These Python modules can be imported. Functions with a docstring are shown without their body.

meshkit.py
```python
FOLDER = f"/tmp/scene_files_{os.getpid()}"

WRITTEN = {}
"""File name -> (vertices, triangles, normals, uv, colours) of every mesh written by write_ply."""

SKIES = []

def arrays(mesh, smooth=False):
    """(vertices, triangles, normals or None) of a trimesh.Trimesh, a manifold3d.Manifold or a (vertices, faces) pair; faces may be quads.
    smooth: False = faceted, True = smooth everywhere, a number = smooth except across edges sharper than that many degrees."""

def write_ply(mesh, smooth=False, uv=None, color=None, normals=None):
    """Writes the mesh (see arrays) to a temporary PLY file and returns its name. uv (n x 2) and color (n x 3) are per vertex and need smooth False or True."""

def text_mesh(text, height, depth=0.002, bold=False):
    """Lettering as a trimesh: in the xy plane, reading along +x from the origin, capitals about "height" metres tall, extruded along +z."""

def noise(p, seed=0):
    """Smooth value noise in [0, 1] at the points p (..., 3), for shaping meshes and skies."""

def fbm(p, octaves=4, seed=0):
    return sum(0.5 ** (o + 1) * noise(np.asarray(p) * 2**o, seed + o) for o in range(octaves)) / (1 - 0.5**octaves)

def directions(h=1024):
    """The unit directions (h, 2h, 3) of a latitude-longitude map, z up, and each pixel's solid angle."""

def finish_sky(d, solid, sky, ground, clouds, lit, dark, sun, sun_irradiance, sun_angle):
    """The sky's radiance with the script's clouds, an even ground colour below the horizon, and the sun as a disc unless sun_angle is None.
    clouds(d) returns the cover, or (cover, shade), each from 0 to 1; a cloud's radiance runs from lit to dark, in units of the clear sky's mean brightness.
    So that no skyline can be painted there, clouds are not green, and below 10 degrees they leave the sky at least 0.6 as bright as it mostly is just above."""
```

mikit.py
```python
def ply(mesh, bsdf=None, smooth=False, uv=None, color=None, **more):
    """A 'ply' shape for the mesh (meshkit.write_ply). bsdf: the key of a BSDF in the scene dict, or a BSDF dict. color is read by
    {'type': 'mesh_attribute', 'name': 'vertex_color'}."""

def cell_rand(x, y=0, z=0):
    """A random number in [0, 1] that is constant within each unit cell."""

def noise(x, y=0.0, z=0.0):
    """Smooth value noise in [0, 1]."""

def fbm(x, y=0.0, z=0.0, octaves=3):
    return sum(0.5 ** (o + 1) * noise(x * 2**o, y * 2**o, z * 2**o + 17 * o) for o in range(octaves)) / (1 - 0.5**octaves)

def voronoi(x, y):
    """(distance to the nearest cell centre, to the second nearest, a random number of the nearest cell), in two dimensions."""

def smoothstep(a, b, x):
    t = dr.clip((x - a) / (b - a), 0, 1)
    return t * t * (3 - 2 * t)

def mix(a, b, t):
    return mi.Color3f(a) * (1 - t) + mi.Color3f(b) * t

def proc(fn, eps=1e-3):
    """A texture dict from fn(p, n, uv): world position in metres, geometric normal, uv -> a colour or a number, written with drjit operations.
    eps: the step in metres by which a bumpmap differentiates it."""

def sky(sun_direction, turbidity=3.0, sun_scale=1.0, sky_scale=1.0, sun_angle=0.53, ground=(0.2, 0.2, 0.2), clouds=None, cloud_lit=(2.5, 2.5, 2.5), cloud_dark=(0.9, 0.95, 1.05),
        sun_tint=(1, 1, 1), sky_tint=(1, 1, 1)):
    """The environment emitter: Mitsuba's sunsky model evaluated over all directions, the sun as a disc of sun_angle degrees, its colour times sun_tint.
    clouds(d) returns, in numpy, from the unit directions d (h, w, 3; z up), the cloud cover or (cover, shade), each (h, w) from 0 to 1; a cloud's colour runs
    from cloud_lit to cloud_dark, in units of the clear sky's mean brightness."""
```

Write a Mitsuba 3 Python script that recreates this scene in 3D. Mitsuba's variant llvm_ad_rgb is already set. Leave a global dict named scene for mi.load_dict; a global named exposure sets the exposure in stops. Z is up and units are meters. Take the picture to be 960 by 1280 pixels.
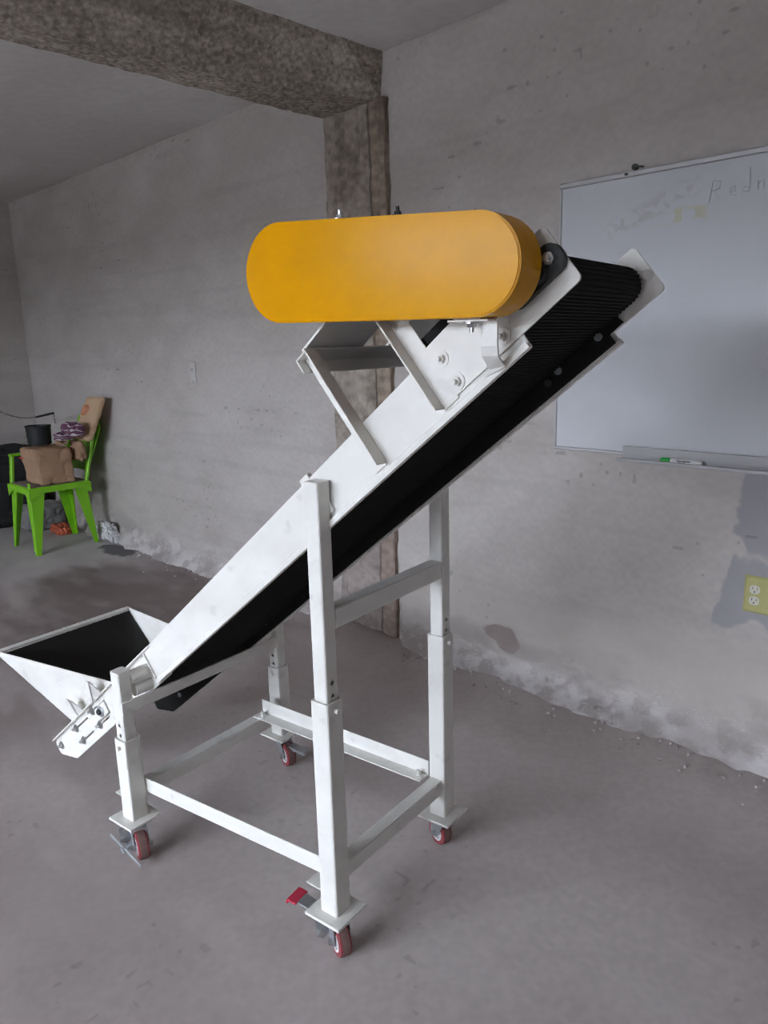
import math, numpy as np, trimesh, shapely, drjit as dr, mitsuba as mi, mikit, meshkit
from shapely.geometry import Polygon, Point, box as sbox
from manifold3d import Manifold, CrossSection
from mikit import noise, fbm, smoothstep, mix, proc

scene, labels = {'type': 'scene'}, {}
# ------------------------------------------------------------------ camera, lights, exposure
F_PX, PITCH, ROLL, YAW, CAM_H, CAM_D = 935.07, 0.2228, -0.0261, -0.7855, 1.4, 2.4649
def camera():
    cp, sp = math.cos(PITCH), math.sin(PITCH)
    fw = np.array([math.sin(YAW)*cp, math.cos(YAW)*cp, -sp])
    rt = np.array([math.cos(YAW), -math.sin(YAW), 0.])
    up = np.cross(rt, fw)
    u2 = -math.sin(ROLL)*rt + math.cos(ROLL)*up
    c = np.array([0, -CAM_D, CAM_H])
    return {'type': 'perspective', 'fov_axis': 'x', 'fov': math.degrees(2*math.atan(480/F_PX)), 'near_clip': .05, 'far_clip': 50,
            'to_world': mi.ScalarTransform4f().look_at(origin=c.tolist(), target=(c+fw).tolist(), up=u2.tolist())}
scene['camera'] = camera()
exposure = 0.32
Y_BACK, X_LEFT, X_RIGHT, CEIL = -6.2, -6.66, 2.6, 2.576
DAY = (2.2, 2.4, 2.7)          # glow of the unseen frosted window behind the camera, placed to light from the left
SHEET = (20., 22., 25.5)        # glow of the unseen sheet outside the entrance, placed to light floor and lower walls
# openings in the wall behind the camera (x0, x1, z0, z1): unseen entrance and frosted window, placed to light the room
UNSEEN_ENTRANCE, UNSEEN_WINDOW = (-3.80, 0.10, 0, 2.36), (-6.3, -5.35, .95, 2.36)
OPENINGS = [UNSEEN_ENTRANCE, UNSEEN_WINDOW]
UNSEEN_SHEET = (-7.5, 3.5, -15.5, -8.5, 2.75)  # glowing sheet beyond the entrance, out of view

# ------------------------------------------------------------------ helpers
def unique(key):
    if key not in scene and key not in labels: return key
    k = 1
    while f'{key}_{k:03d}' in scene or f'{key}_{k:03d}' in labels: k += 1
    return f'{key}_{k:03d}'
def add(key, mesh, bsdf, smooth=False, label=None, cat=None, group=None, kind=None, **more):
    key = unique(key)
    if isinstance(mesh, list): mesh = trimesh.util.concatenate([tm(m) for m in mesh])
    scene[key] = mikit.ply(mesh, bsdf, smooth=smooth, **more)
    tag(key, label, cat, group, kind)
    return key
def tag(key, label=None, cat=None, group=None, kind=None):
    d = {k: v for k, v in dict(label=label, category=cat, group=group, kind=kind).items() if v}
    if d: labels[key] = d
def tm(m):
    if isinstance(m, trimesh.Trimesh): return m
    if hasattr(m, 'to_mesh'):
        a = m.to_mesh(); return trimesh.Trimesh(a.vert_properties[:, :3], a.tri_verts, process=False)
    v, f = m; f = np.asarray(f)
    if f.shape[1] == 4: f = np.vstack([f[:, [0, 1, 2]], f[:, [0, 2, 3]]])
    return trimesh.Trimesh(v, f, process=False)
def hull(pts): return trimesh.convex.convex_hull(np.asarray(pts, float))
def cbox(lo, hi, c=.002):
    """box from lo to hi with chamfered edges"""
    lo, hi = np.minimum(lo, hi).astype(float), np.maximum(lo, hi).astype(float)
    c = min(c, .45*(hi-lo).min())
    P = []
    for i in (0, 1):
        for j in (0, 1):
            for k in (0, 1):
                q = np.where([i, j, k], hi, lo); s = np.where([i, j, k], -1, 1)*c
                for a in range(3):
                    r = q+s; r[a] = q[a]; P.append(r)
    return hull(P)
def extrude(poly, h):
    ms = [trimesh.creation.extrude_polygon(g, h, engine='earcut') for g in getattr(poly, 'geoms', [poly])]
    return trimesh.util.concatenate(ms)
def mat(m, M):
    m = tm(m).copy(); m.vertices = m.vertices @ np.asarray(M[0]).T + M[1]
    if np.linalg.det(M[0]) < 0: m.faces = m.faces[:, ::-1]
    return m
def align(z):
    z = np.asarray(z, float)/np.linalg.norm(z)
    x = np.cross([0, 0, 1.] if abs(z[2]) < .9 else [1., 0, 0], z); x /= np.linalg.norm(x)
    return np.stack([x, np.cross(z, x), z], 1)
def cyl(a, b, r, n=20, r2=None, c=0):
    """cylinder or cone from a to b; c chamfers both ends"""
    a, b = np.asarray(a, float), np.asarray(b, float); L = np.linalg.norm(b-a); R = align(b-a); r2 = r if r2 is None else r2
    prof = [(r-c, 0), (r, c), (r2, L-c), (r2-c, L)] if c else [(r, 0), (r2, L)]
    t = np.arange(n)*2*np.pi/n
    P = np.array([[q*np.cos(x), q*np.sin(x), z] for q, z in prof for x in t])
    m = hull(P) if r2 == r or True else None
    m.vertices = m.vertices @ R.T + a
    return m
def sweep(pts, r, n=8):
    from itertools import product
    p = np.asarray(pts, float); t = np.gradient(p, axis=0); t /= np.linalg.norm(t, axis=1, keepdims=True)+1e-12
    a = np.cross(t, [0, .3, 1.]); a /= np.linalg.norm(a, axis=1, keepdims=True)+1e-12
    b = np.cross(t, a); ang = np.arange(n)*2*np.pi/n; r = np.broadcast_to(r, (len(p),))
    V = (p[:, None]+r[:, None, None]*(np.cos(ang)[None, :, None]*a[:, None]+np.sin(ang)[None, :, None]*b[:, None])).reshape(-1, 3)
    Fs = []
    for i, j in product(range(len(p)-1), range(n)):
        Fs.append([i*n+j, i*n+(j+1) % n, (i+1)*n+(j+1) % n, (i+1)*n+j])
    c0, c1 = len(V), len(V)+1; V = np.vstack([V, p[0], p[-1]]); T = []
    for q in Fs: T += [[q[0], q[1], q[2]], [q[0], q[2], q[3]]]
    for j in range(n): T += [[c0, (j+1) % n, j], [c1, (len(p)-1)*n+j, (len(p)-1)*n+(j+1) % n]]
    m = trimesh.Trimesh(V, T, process=False); m.fix_normals(); return m
def spline(pts, k=8):
    from scipy.interpolate import CubicSpline
    p = np.asarray(pts, float); return CubicSpline(np.arange(len(p)), p)(np.linspace(0, len(p)-1, (len(p)-1)*k+1))
def rbox(lo, hi, r, n=4):
    """rounded box as hull of spheres, as a dense smooth mesh"""
    lo, hi = np.asarray(lo, float)+r, np.asarray(hi, float)-r
    s = trimesh.creation.icosphere(subdivisions=2, radius=r).vertices
    return hull(np.vstack([s+np.where([i, j, k], hi, lo) for i in (0, 1) for j in (0, 1) for k in (0, 1)]))
def refined(m, L):
    m = tm(m); v, f = trimesh.remesh.subdivide_to_size(m.vertices, m.faces, L); m = trimesh.Trimesh(v, f, process=True); m.merge_vertices(); return m
def crumple(m, amp, scale, seed, along=None):
    m = m.copy(); m.merge_vertices(); N = m.vertex_normals; q = m.vertices*scale
    a = meshkit.fbm(q, 4, seed)-.5; b = np.abs(meshkit.noise(q*2.3, seed+9)-.5)*2
    m.vertices = m.vertices+N*(amp*(1.3*a-.5*(1-b)**4))[:, None]
    return m

def mi_mesh(m):
    from manifold3d import Mesh
    m = m.copy(); m.merge_vertices(); return Mesh(np.asarray(m.vertices, np.float32), np.asarray(m.faces, np.uint32))

# ------------------------------------------------------------------ materials
def rgb(*c): return {'type': 'rgb', 'value': list(c)}
def two(d): return {'type': 'twosided', 'bsdf': d}
def principled(c, rough=.5, spec=.5, **k): return two({'type': 'principled', 'base_color': c if isinstance(c, dict) else rgb(*c), 'roughness': rough, 'specular': spec, **k})
def plaster_color(p, n, uv):
    x, y, z = p.x, p.y, p.z
    big = fbm(x*.9+3, y*.9, z*1.1, 4); mid = fbm(x*4, y*4, z*5, 4); fine = noise(x*60, y*60, z*60)
    c = mix((.415, .378, .348), (.505, .468, .44), smoothstep(.2, .8, .6*big+.4*mid))
    c = c*(.955+.09*fine)
    # faint trowel streaks
    st = fbm(x*1.2, y, z*14, 3); c = c*(1-.05*smoothstep(.55, .75, st))
    # rising damp: yellow-brown stain above a pale crust at the foot of the wall
    w = fbm(x*1.6+7, y, z*2.2, 3); zz = z+.34*(w-.5)
    damp = smoothstep(.46, .26, zz)*smoothstep(-2.5, -2.0, x)
    c = mix(c, mix((.40, .355, .315), (.48, .435, .40), mid), damp*.55)
    low = smoothstep(.17, .02, z+.16*(fbm(x*4, y, z*6, 4)-.5))
    grit = fbm(x*16, y*16, z*16, 4)
    c = mix(c, mix((.36, .325, .312), (.55, .522, .515), smoothstep(.38, .60, grit)), low*.75)
    c = mix(c, (.66, .64, .635), smoothstep(.66, .86, noise(x*150, y*150, z*150))*smoothstep(.24, .06, z)*.35)
    # chipped places where the plaster has come away
    chip = smoothstep(.50, .68, fbm(x*4.5+2, y, z*7+5, 5))*smoothstep(.34, .10, z)
    c = mix(c, (.315, .28, .262), chip*.5)
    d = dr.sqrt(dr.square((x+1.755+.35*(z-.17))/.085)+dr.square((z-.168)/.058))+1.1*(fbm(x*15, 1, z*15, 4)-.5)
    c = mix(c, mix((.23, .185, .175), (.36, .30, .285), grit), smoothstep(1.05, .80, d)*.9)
    # unpainted grey mortar round the socket
    e = .06*(fbm(x*9, 5, z*9, 4)-.5)*2
    g1 = smoothstep(-.845, -.83, x+e)*smoothstep(.985, .965, z)*smoothstep(.66, .70, z+e)
    g2 = smoothstep(-.895, -.88, x+e)*smoothstep(.675, .655, z+e)*smoothstep(.455, .475, z+e)
    c = mix(c, mix((.285, .28, .29), (.345, .335, .345), mid), dr.maximum(g1, g2)*.9)
    speck = smoothstep(.86, .93, noise(x*38, y*38, z*38))*smoothstep(.62, .72, noise(x*3, 0, z*3+3))
    return c*(1-.25*speck)
def floor_color(p, n, uv):
    x, y = p.x, p.y
    a = fbm(x*.8, y*.8, 3, 4); b = fbm(x*3.1+9, y*3.1, 0, 4); f = noise(x*70, y*70)
    c = mix((.365, .32, .304), (.475, .428, .408), smoothstep(.25, .75, .55*a+.45*b))
    c = c*(.95+.10*f)
    # brown tracked-in earth in the bay behind the machine and light-offset darkening at left, with a pale swept part near the chair
    s = fbm(x*1.1+1.5*y, y*2.2, 8, 4)
    earth_and_dimming = dr.maximum(smoothstep(-2.3, -3.2, x)*smoothstep(.36, .55, s), .42*smoothstep(-.9, -2.0, x+.5*y+.8+.7*(a-.5)))  # second term darkens the left floor to offset the strong light there
    c = mix(c, (.20, .16, .15), earth_and_dimming*.75)
    pale = smoothstep(-4.2, -4.9, x)*smoothstep(-1.3, -.7, y)
    c = mix(c, mix((.36, .335, .33), (.46, .435, .43), b), pale*.8)
    m1 = dr.sqrt(dr.square((x+4.25)/.62)+dr.square((y+.55)/.50)); m2 = dr.sqrt(dr.square((x+3.55)/.85)+dr.square((y+.95)/.42))
    dirt = smoothstep(1.25, .55, dr.minimum(m1, m2)+1.3*(fbm(x*2.2+y, y*4.5, 6, 4)-.5))
    c = mix(c, mix((.125, .097, .088), (.19, .155, .145), b), dirt*.9)
    # oily patch beside the chair
    d = dr.sqrt(dr.square((x+4.98)/.22)+dr.square((y+.17)/.10))+.9*(fbm(x*9, y*9, 2, 4)-.5)
    c = mix(c, (.075, .075, .085), smoothstep(1.1, .75, d)*.85)
    speck = smoothstep(.88, .94, noise(x*42, y*42, 4))*smoothstep(.6, .75, noise(x*2.7, y*2.7, 9))
    dust = smoothstep(.55, .8, fbm(x*2, y*6, 5, 3))
    return mix(c*(1-.16*speck), (.50, .46, .455), dust*.16)
def concrete_color(p, n, uv):
    x, y, z = p.x, p.y, p.z
    board = fbm(x*26, y*1.2+4, z*1.3, 3); a = fbm(x*5, y*5, z*3.3, 4); f = fbm(x*33, y*33, z*33, 3)
    c = mix((.16, .132, .108), (.40, .35, .298), smoothstep(.25, .72, .45*a+.3*board+.25*f))
    c = mix(c, mix((.20, .165, .148), (.40, .345, .325), .5*a+.5*f), smoothstep(1.15, .5, z)*.8)
    edge = smoothstep(-2.475, -2.465, x+.012*(noise(z*6, 3)-.5))
    c = mix(c, c*mi.Color3f(.93, .86, .80), edge)*(1-.5*smoothstep(.010, .002, dr.abs(x+2.47+.012*(noise(z*6, 3)-.5))))
    return c*(.82+.36*f)
def beam_color(p, n, uv):
    x, y, z = p.x, p.y, p.z
    board = fbm(x*2, y*1.1+4, z*30, 3); a = fbm(x*4, y*3, z*5, 4); f = fbm(x*75, y*75, z*75, 3)
    pit = smoothstep(.72, .80, noise(x*55, y*55, z*55))
    c = mix((.25, .218, .175), (.48, .435, .37), smoothstep(.3, .72, .36*a+.26*board+.38*f))
    return c*(.72+.56*f)*(1-.2*pit)
def ceiling_color(p, n, uv):
    x, y = p.x, p.y
    c = mix((.60, .568, .545), (.68, .655, .635), smoothstep(.3, .7, fbm(x*1.1, y*2.3, 0, 4)))
    seam = smoothstep(.03, .0, dr.abs(y*1.15-dr.floor(y*1.15)-.5)+.05*fbm(x*2, y*2, 0, 2))
    return c*(1-.07*seam)*(.96+.08*noise(x*40, y*40))
def paint_white(p, n, uv):
    a = fbm(p.x*9, p.y*9, p.z*9, 4); s = smoothstep(.66, .8, fbm(p.x*25, p.y*25, p.z*25, 3))
    return mix((.745, .735, .69), (.695, .68, .63), smoothstep(.4, .75, a))*(1-.10*s)
def paint_yellow(p, n, uv):
    a = fbm(p.x*14, p.y*14, p.z*14, 4)
    return mix((.655, .302, .0008), (.615, .282, .0012), smoothstep(.3, .8, a))
def kraft(p, n, uv):
    a = fbm(p.x*12, p.y*12, p.z*12, 4)
    return mix((.30, .185, .115), (.40, .26, .17), a)
def cloth_stripes(p, n, uv):
    s = fbm(p.x*14, p.y*14, p.z*20, 2); t = p.z*34+3*s
    k = t-dr.floor(t)
    c = mix((.15, .07, .11), (.50, .45, .47), smoothstep(.60, .72, k)*smoothstep(.95, .88, k))
    return mix(c, (.035, .02, .03), smoothstep(.5, .6, fbm(p.x*9+4, p.y*9, p.z*9, 3)))
def board_white(p, n, uv):
    x, z = p.x, p.z
    c = mix((.52, .53, .55), (.56, .565, .58), fbm(x*3, 0, z*3, 3))
    # half-wiped marker smudges
    q = (x+1.19)*.94+(z-1.80)*.34; r = -(x+1.19)*.34+(z-1.80)*.94
    sm = smoothstep(.22, .10, dr.abs(q))*smoothstep(.045, .01, dr.abs(r))*smoothstep(.42, .62, fbm(x*45, 3, z*45, 3))
    y1 = smoothstep(.11, .05, dr.abs(x+1.09))*smoothstep(.035, .012, dr.abs(z-1.768))*smoothstep(.45, .6, fbm(x*30, 8, z*30, 2))
    return mix(mix(c, (.40, .38, .35), sm*.45), (.47, .45, .22), y1*.5)
scene['plaster_bsdf'] = two({'type': 'bumpmap', 'arbitrary': proc(lambda p, n, uv: .0035*fbm(p.x*22, p.y*22, p.z*22, 4)+.0035*fbm(p.x*5, p.y*5, p.z*5, 2), eps=.003), 'scale': 1.0,
                             'bsdf': {'type': 'diffuse', 'reflectance': proc(plaster_color)}})
scene['ceiling_bsdf'] = two({'type': 'diffuse', 'reflectance': proc(ceiling_color)})
scene['floor_bsdf'] = two({'type': 'bumpmap', 'arbitrary': proc(lambda p, n, uv: .002*fbm(p.x*14, p.y*14, 0, 4), eps=.003), 'scale': 1.0,
                           'bsdf': {'type': 'principled', 'base_color': proc(floor_color), 'roughness': .62, 'specular': .25}})
scene['concrete_bsdf'] = two({'type': 'bumpmap', 'arbitrary': proc(lambda p, n, uv: .006*fbm(p.x*30, p.y*3, p.z*3, 3)+.005*fbm(p.x*30, p.y*30, p.z*30, 3), eps=.003), 'scale': 1.0,
                              'bsdf': {'type': 'diffuse', 'reflectance': proc(concrete_color)}})
scene['beam_bsdf'] = two({'type': 'bumpmap', 'arbitrary': proc(lambda p, n, uv: .007*fbm(p.x*28, p.y*28, p.z*28, 4), eps=.003), 'scale': 1.0,
                          'bsdf': {'type': 'diffuse', 'reflectance': proc(beam_color)}})
scene['white_paint'] = principled(proc(paint_white), .36, .22)
scene['yellow_paint'] = principled(proc(paint_yellow), .2, .08)
scene['rubber'] = principled((.010, .0098, .0092), .75, .18)
scene['hopper_rubber'] = principled((.014, .0135, .012), .6, .25)
scene['cast_black'] = principled((.022, .025, .024), .5, .4)
scene['dark_gap'] = principled((.008, .008, .008), .9, .1)
scene['zinc'] = principled((.46, .48, .50), .38, .5, metallic=.75)
scene['steel'] = principled((.55, .55, .54), .3, .5, metallic=.9)
scene['wheel_red'] = principled((.23, .05, .055), .42, .4)
scene['wheel_tread'] = principled((.16, .095, .085), .7, .25)
scene['wheel_core'] = principled((.55, .54, .54), .5, .4)
scene['pedal_red'] = principled((.50, .035, .07), .42, .5)
scene['motor_grey'] = principled((.20, .23, .24), .45, .4)
scene['chair_green'] = principled((.19, .50, .012), .38, .5)
scene['chair_dust'] = principled((.17, .145, .125), .8, .2)
scene['kraft_bsdf'] = principled(proc(kraft), .8, .2)
scene['tan_sack'] = principled((.52, .36, .225), .8, .2)
scene['orange_print'] = principled((.50, .22, .12), .8, .2)
scene['stripe_cloth'] = principled(proc(cloth_stripes), .9, .1)
scene['black_plastic'] = principled((.018, .020, .020), .55, .3)
scene['bag_dark'] = principled((.028, .028, .029), .7, .2)
scene['grey_sack'] = principled((.20, .195, .19), .85, .15)
scene['white_sack'] = principled((.52, .51, .51), .6, .3)
scene['tomato'] = principled((.50, .12, .06), .6, .3)
scene['cable_grey'] = principled((.16, .155, .15), .6, .3)
scene['alu'] = principled((.44, .44, .44), .45, .5, metallic=.4)
scene['alu_dark'] = principled((.37, .362, .36), .5, .4, metallic=.3)
scene['board_bsdf'] = principled(proc(board_white), .38, .2)
scene['marker_white'] = principled((.72, .71, .70), .4, .5)
scene['marker_green'] = principled((.008, .36, .045), .35, .5)
scene['ink'] = principled((.07, .07, .07), .6, .3)
scene['faint_ink'] = principled((.505, .50, .50), .4, .2)
scene['olive_plate'] = principled((.42, .40, .16), .45, .4)
scene['socket_ivory'] = principled((.60, .58, .48), .4, .4)
scene['switch_white'] = principled((.50, .48, .46), .5, .4)
scene['red_print'] = principled((.6, .05, .04), .7, .2)
scene['frame_steel'] = principled((.08, .08, .085), .5, .4)

# ------------------------------------------------------------------ the room
def wall_with_holes(x0, x1, z0, z1, holes, y, t):
    poly = sbox(x0, z0, x1, z1)
    for h in holes: poly = poly.difference(sbox(h[0], h[2], h[1], h[3]))
    m = extrude(poly, t)          # polygon in (x, z), extruded along +y
    return mat(m, (np.array([[1, 0, 0], [0, 0, 1], [0, 1, 0.]]), np.array([0, y, 0])))
add('floor', cbox((X_LEFT-.2, Y_BACK-.2, -.1), (X_RIGHT+.2, .2, 0)), 'floor_bsdf', kind='structure')
add('ceiling', cbox((X_LEFT-.2, Y_BACK-.2, CEIL), (X_RIGHT+.2, .2, CEIL+.15)), 'ceiling_bsdf', kind='structure')
add('wall_far', cbox((X_LEFT-.15, 0, 0), (X_RIGHT+.15, .15, CEIL)), 'plaster_bsdf', kind='structure')
add('wall_left', cbox((X_LEFT-.15, Y_BACK, 0), (X_LEFT, 0, CEIL)), 'plaster_bsdf', kind='structure')
add('wall_right', cbox((X_RIGHT, Y_BACK, 0), (X_RIGHT+.15, 0, CEIL)), 'plaster_bsdf', kind='structure')
add('wall_behind', wall_with_holes(X_LEFT-.15, X_RIGHT+.15, 0, CEIL, OPENINGS, Y_BACK-.15, .15), 'plaster_bsdf', kind='structure')
x0, x1, z0, z1 = UNSEEN_ENTRANCE
add('unseen_door_1', [cbox((x0-.06, Y_BACK-.2, 0), (x0, Y_BACK+.02, z1+.06)), cbox((x1, Y_BACK-.2, 0), (x1+.06, Y_BACK+.02, z1+.06)), cbox((x0, Y_BACK-.2, z1), (x1, Y_BACK+.02, z1+.06))], 'frame_steel', kind='structure')  # frame of the unseen entrance, sized for the light it lets in
x0, x1, z0, z1 = UNSEEN_WINDOW
tag('unseen_window_1', kind='structure')
xs, zs = np.linspace(x0+.02, x1-.02, 3), np.linspace(z0+.02, z1-.02, 3)
add('unseen_window_1__frame', [cbox((x-.02, Y_BACK-.10, z0), (x+.02, Y_BACK-.03, z1)) for x in xs]+[cbox((x0, Y_BACK-.10, z-.02), (x1, Y_BACK-.03, z+.02)) for z in zs], 'frame_steel')
def facing_sheet(p): return trimesh.Trimesh(p, [[0, 1, 2], [0, 2, 3]], process=False)
for i in range(2):
    for j in range(2):
        a, b, c, d = xs[i]+.012, xs[i+1]-.012, zs[j]+.012, zs[j+1]-.012; y = Y_BACK-.07
        add('unseen_window_1__pane', facing_sheet([[a, y, c], [a, y, d], [b, y, d], [b, y, c]]), {'type': 'diffuse', 'reflectance': rgb(.5, .5, .5)}, emitter={'type': 'area', 'radiance': rgb(*DAY)})  # unseen panes that glow, placed to light the room from the left
add('street', cbox((-16, -20, -.1), (6, Y_BACK-.2, -.01)), {'type': 'diffuse', 'reflectance': rgb(.3, .29, .28)}, kind='structure')
a, b, c, d, z = UNSEEN_SHEET
add('unseen_glow_sheet', facing_sheet([[a, c, z], [a, d, z], [b, d, z], [b, c, z]]), {'type': 'diffuse', 'reflectance': rgb(.5, .5, .5)}, emitter={'type': 'area', 'radiance': rgb(*SHEET)}, kind='structure')  # unseen glowing sheet, placed so light falls off up the walls

# cast concrete column and beam, rough and a little uneven
def rough_box(lo, hi, L, amp, seed, scale=14):
    m = refined(cbox(lo, hi, .006), L); return crumple(m, amp, scale, seed)
add('concrete_column', rough_box((-2.765, -.030, 0), (-2.375, .02, 2.40), .04, .014, 3), 'concrete_bsdf', 30, kind='structure', label='rough cast concrete column set in the plastered wall behind the conveyor')
def beam_mesh():
    """beam with a battered side face that widens to the column at the wall"""
    sec = lambda y, xb: [(-2.76, y, 2.385), (xb, y, 2.385), (-2.40, y, CEIL+.02), (-2.76, y, CEIL+.02)]
    cuts = [(Y_BACK, -2.63), (-1.9, -2.63), (-1.2, -2.615), (-.8, -2.59), (-.5, -2.56), (-.25, -2.51), (.02, -2.42)]
    m = Manifold()
    for (ya, xa), (yb, xb) in zip(cuts, cuts[1:]): m = m+Manifold(mi_mesh(hull(sec(ya, xa)+sec(yb+.0005, xb))))
    return crumple(refined(tm(m), .05), .012, 9, 5)
add('concrete_beam', beam_mesh(), 'beam_bsdf', 30, kind='structure', label='dark rough concrete beam crossing under the ceiling to the column')

# crumbling plaster and mortar at the foot of the wall: relief standing proud of the wall face
def wall_foot(x0, x1, top, seed):
    xs = np.arange(x0, x1+.001, .012); zs = np.concatenate([np.arange(0, .16, .009), np.linspace(.165, top, 14)])
    X, Z = np.meshgrid(xs, zs, indexing='ij'); q = np.stack([X, 0*X, Z], -1)
    a = meshkit.fbm(q*5, 4, seed); b = meshkit.fbm(q*18, 4, seed+3)
    fil = .075*np.clip(1-Z/(.07+.10*meshkit.fbm(q*[2.4, 0, 0], 3, seed+5)), 0, 1)**1.7*(.4+1.1*a)
    crust = .020*np.clip((.30-Z)/.2, 0, 1)*(b-.25)*2*np.clip(a*2-.35, 0, 1)
    ed = np.clip(np.minimum(np.minimum(X-x0, x1-X)/.1, (top-Z)/.08), 0, 1)
    hole = np.exp(-(((X+1.74)/.075)**2+((Z-.175)/.055)**2)**2)
    h = (.004+fil+np.maximum(crust, 0)+.018*np.exp(-(((X+1.74)/.14)**2+((Z-.17)/.11)**2)**2)*(1-1.0*hole))*ed-.002*(1-ed)
    V = np.stack([X, -h, Z], -1).reshape(-1, 3); n = len(zs)
    i, j = np.meshgrid(np.arange(len(xs)-1), np.arange(n-1), indexing='ij')
    Q = np.stack([i*n+j, (i+1)*n+j, (i+1)*n+j+1, i*n+j+1], -1).reshape(-1, 4)
    return tm((V, Q))
add('trim_1', wall_foot(-2.39, .9, .42, 11), 'plaster_bsdf', True, kind='structure')
add('trim_2', wall_foot(X_LEFT, -2.75, .30, 21), 'plaster_bsdf', True, kind='structure')

# ------------------------------------------------------------------ conveyor, built in its own axes: u along, v across, z up
O, CY = np.array([-1.8644, -1.5823, 0]), .1294
UM = np.array([[math.cos(CY), -math.sin(CY), 0], [math.sin(CY), math.cos(CY), 0], [0, 0, 1]])   # columns u, v, z
C = 'belt_conveyor'
def cadd(name, mesh, bsdf='white_paint', smooth=False, label=None):
    if isinstance(mesh, list): mesh = trimesh.util.concatenate([tm(m) for m in mesh])
    return add(C+'__'+name, mat(mesh, (UM, O)), bsdf, smooth, label)
tag(C, 'white inclined belt conveyor on casters with a black belt and a yellow drive guard', 'conveyor')
P0, DS, DN = np.array([.055, .496]), np.array([.7806, .6251]), np.array([-.6251, .7806])
SM = (np.array([[DS[0], DN[0], 0], [0, 0, 1], [DS[1], DN[1], 0]]), np.array([P0[0], 0, P0[1]]))    # (s, n, v) -> (u, v, z)
def sn(s, n, v): q = P0+s*DS+n*DN; return np.array([q[0], v, q[1]])
def plate(pts, v0, v1, r=0, holes=()):
    """sheet with outline pts in the (s, n) plane from v0 to v1"""
    poly = Polygon(pts)
    if r: poly = poly.buffer(-r).buffer(r, quad_segs=4)
    for h in holes: poly = poly.difference(h)
    m = extrude(poly, v1-v0); m.vertices[:, 2] += v0
    return mat(m, SM)
def slab(s0, s1, n0, n1, v0, v1, c=.0015): return mat(cbox((s0, n0, v0), (s1, n1, v1), c), SM)
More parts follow.
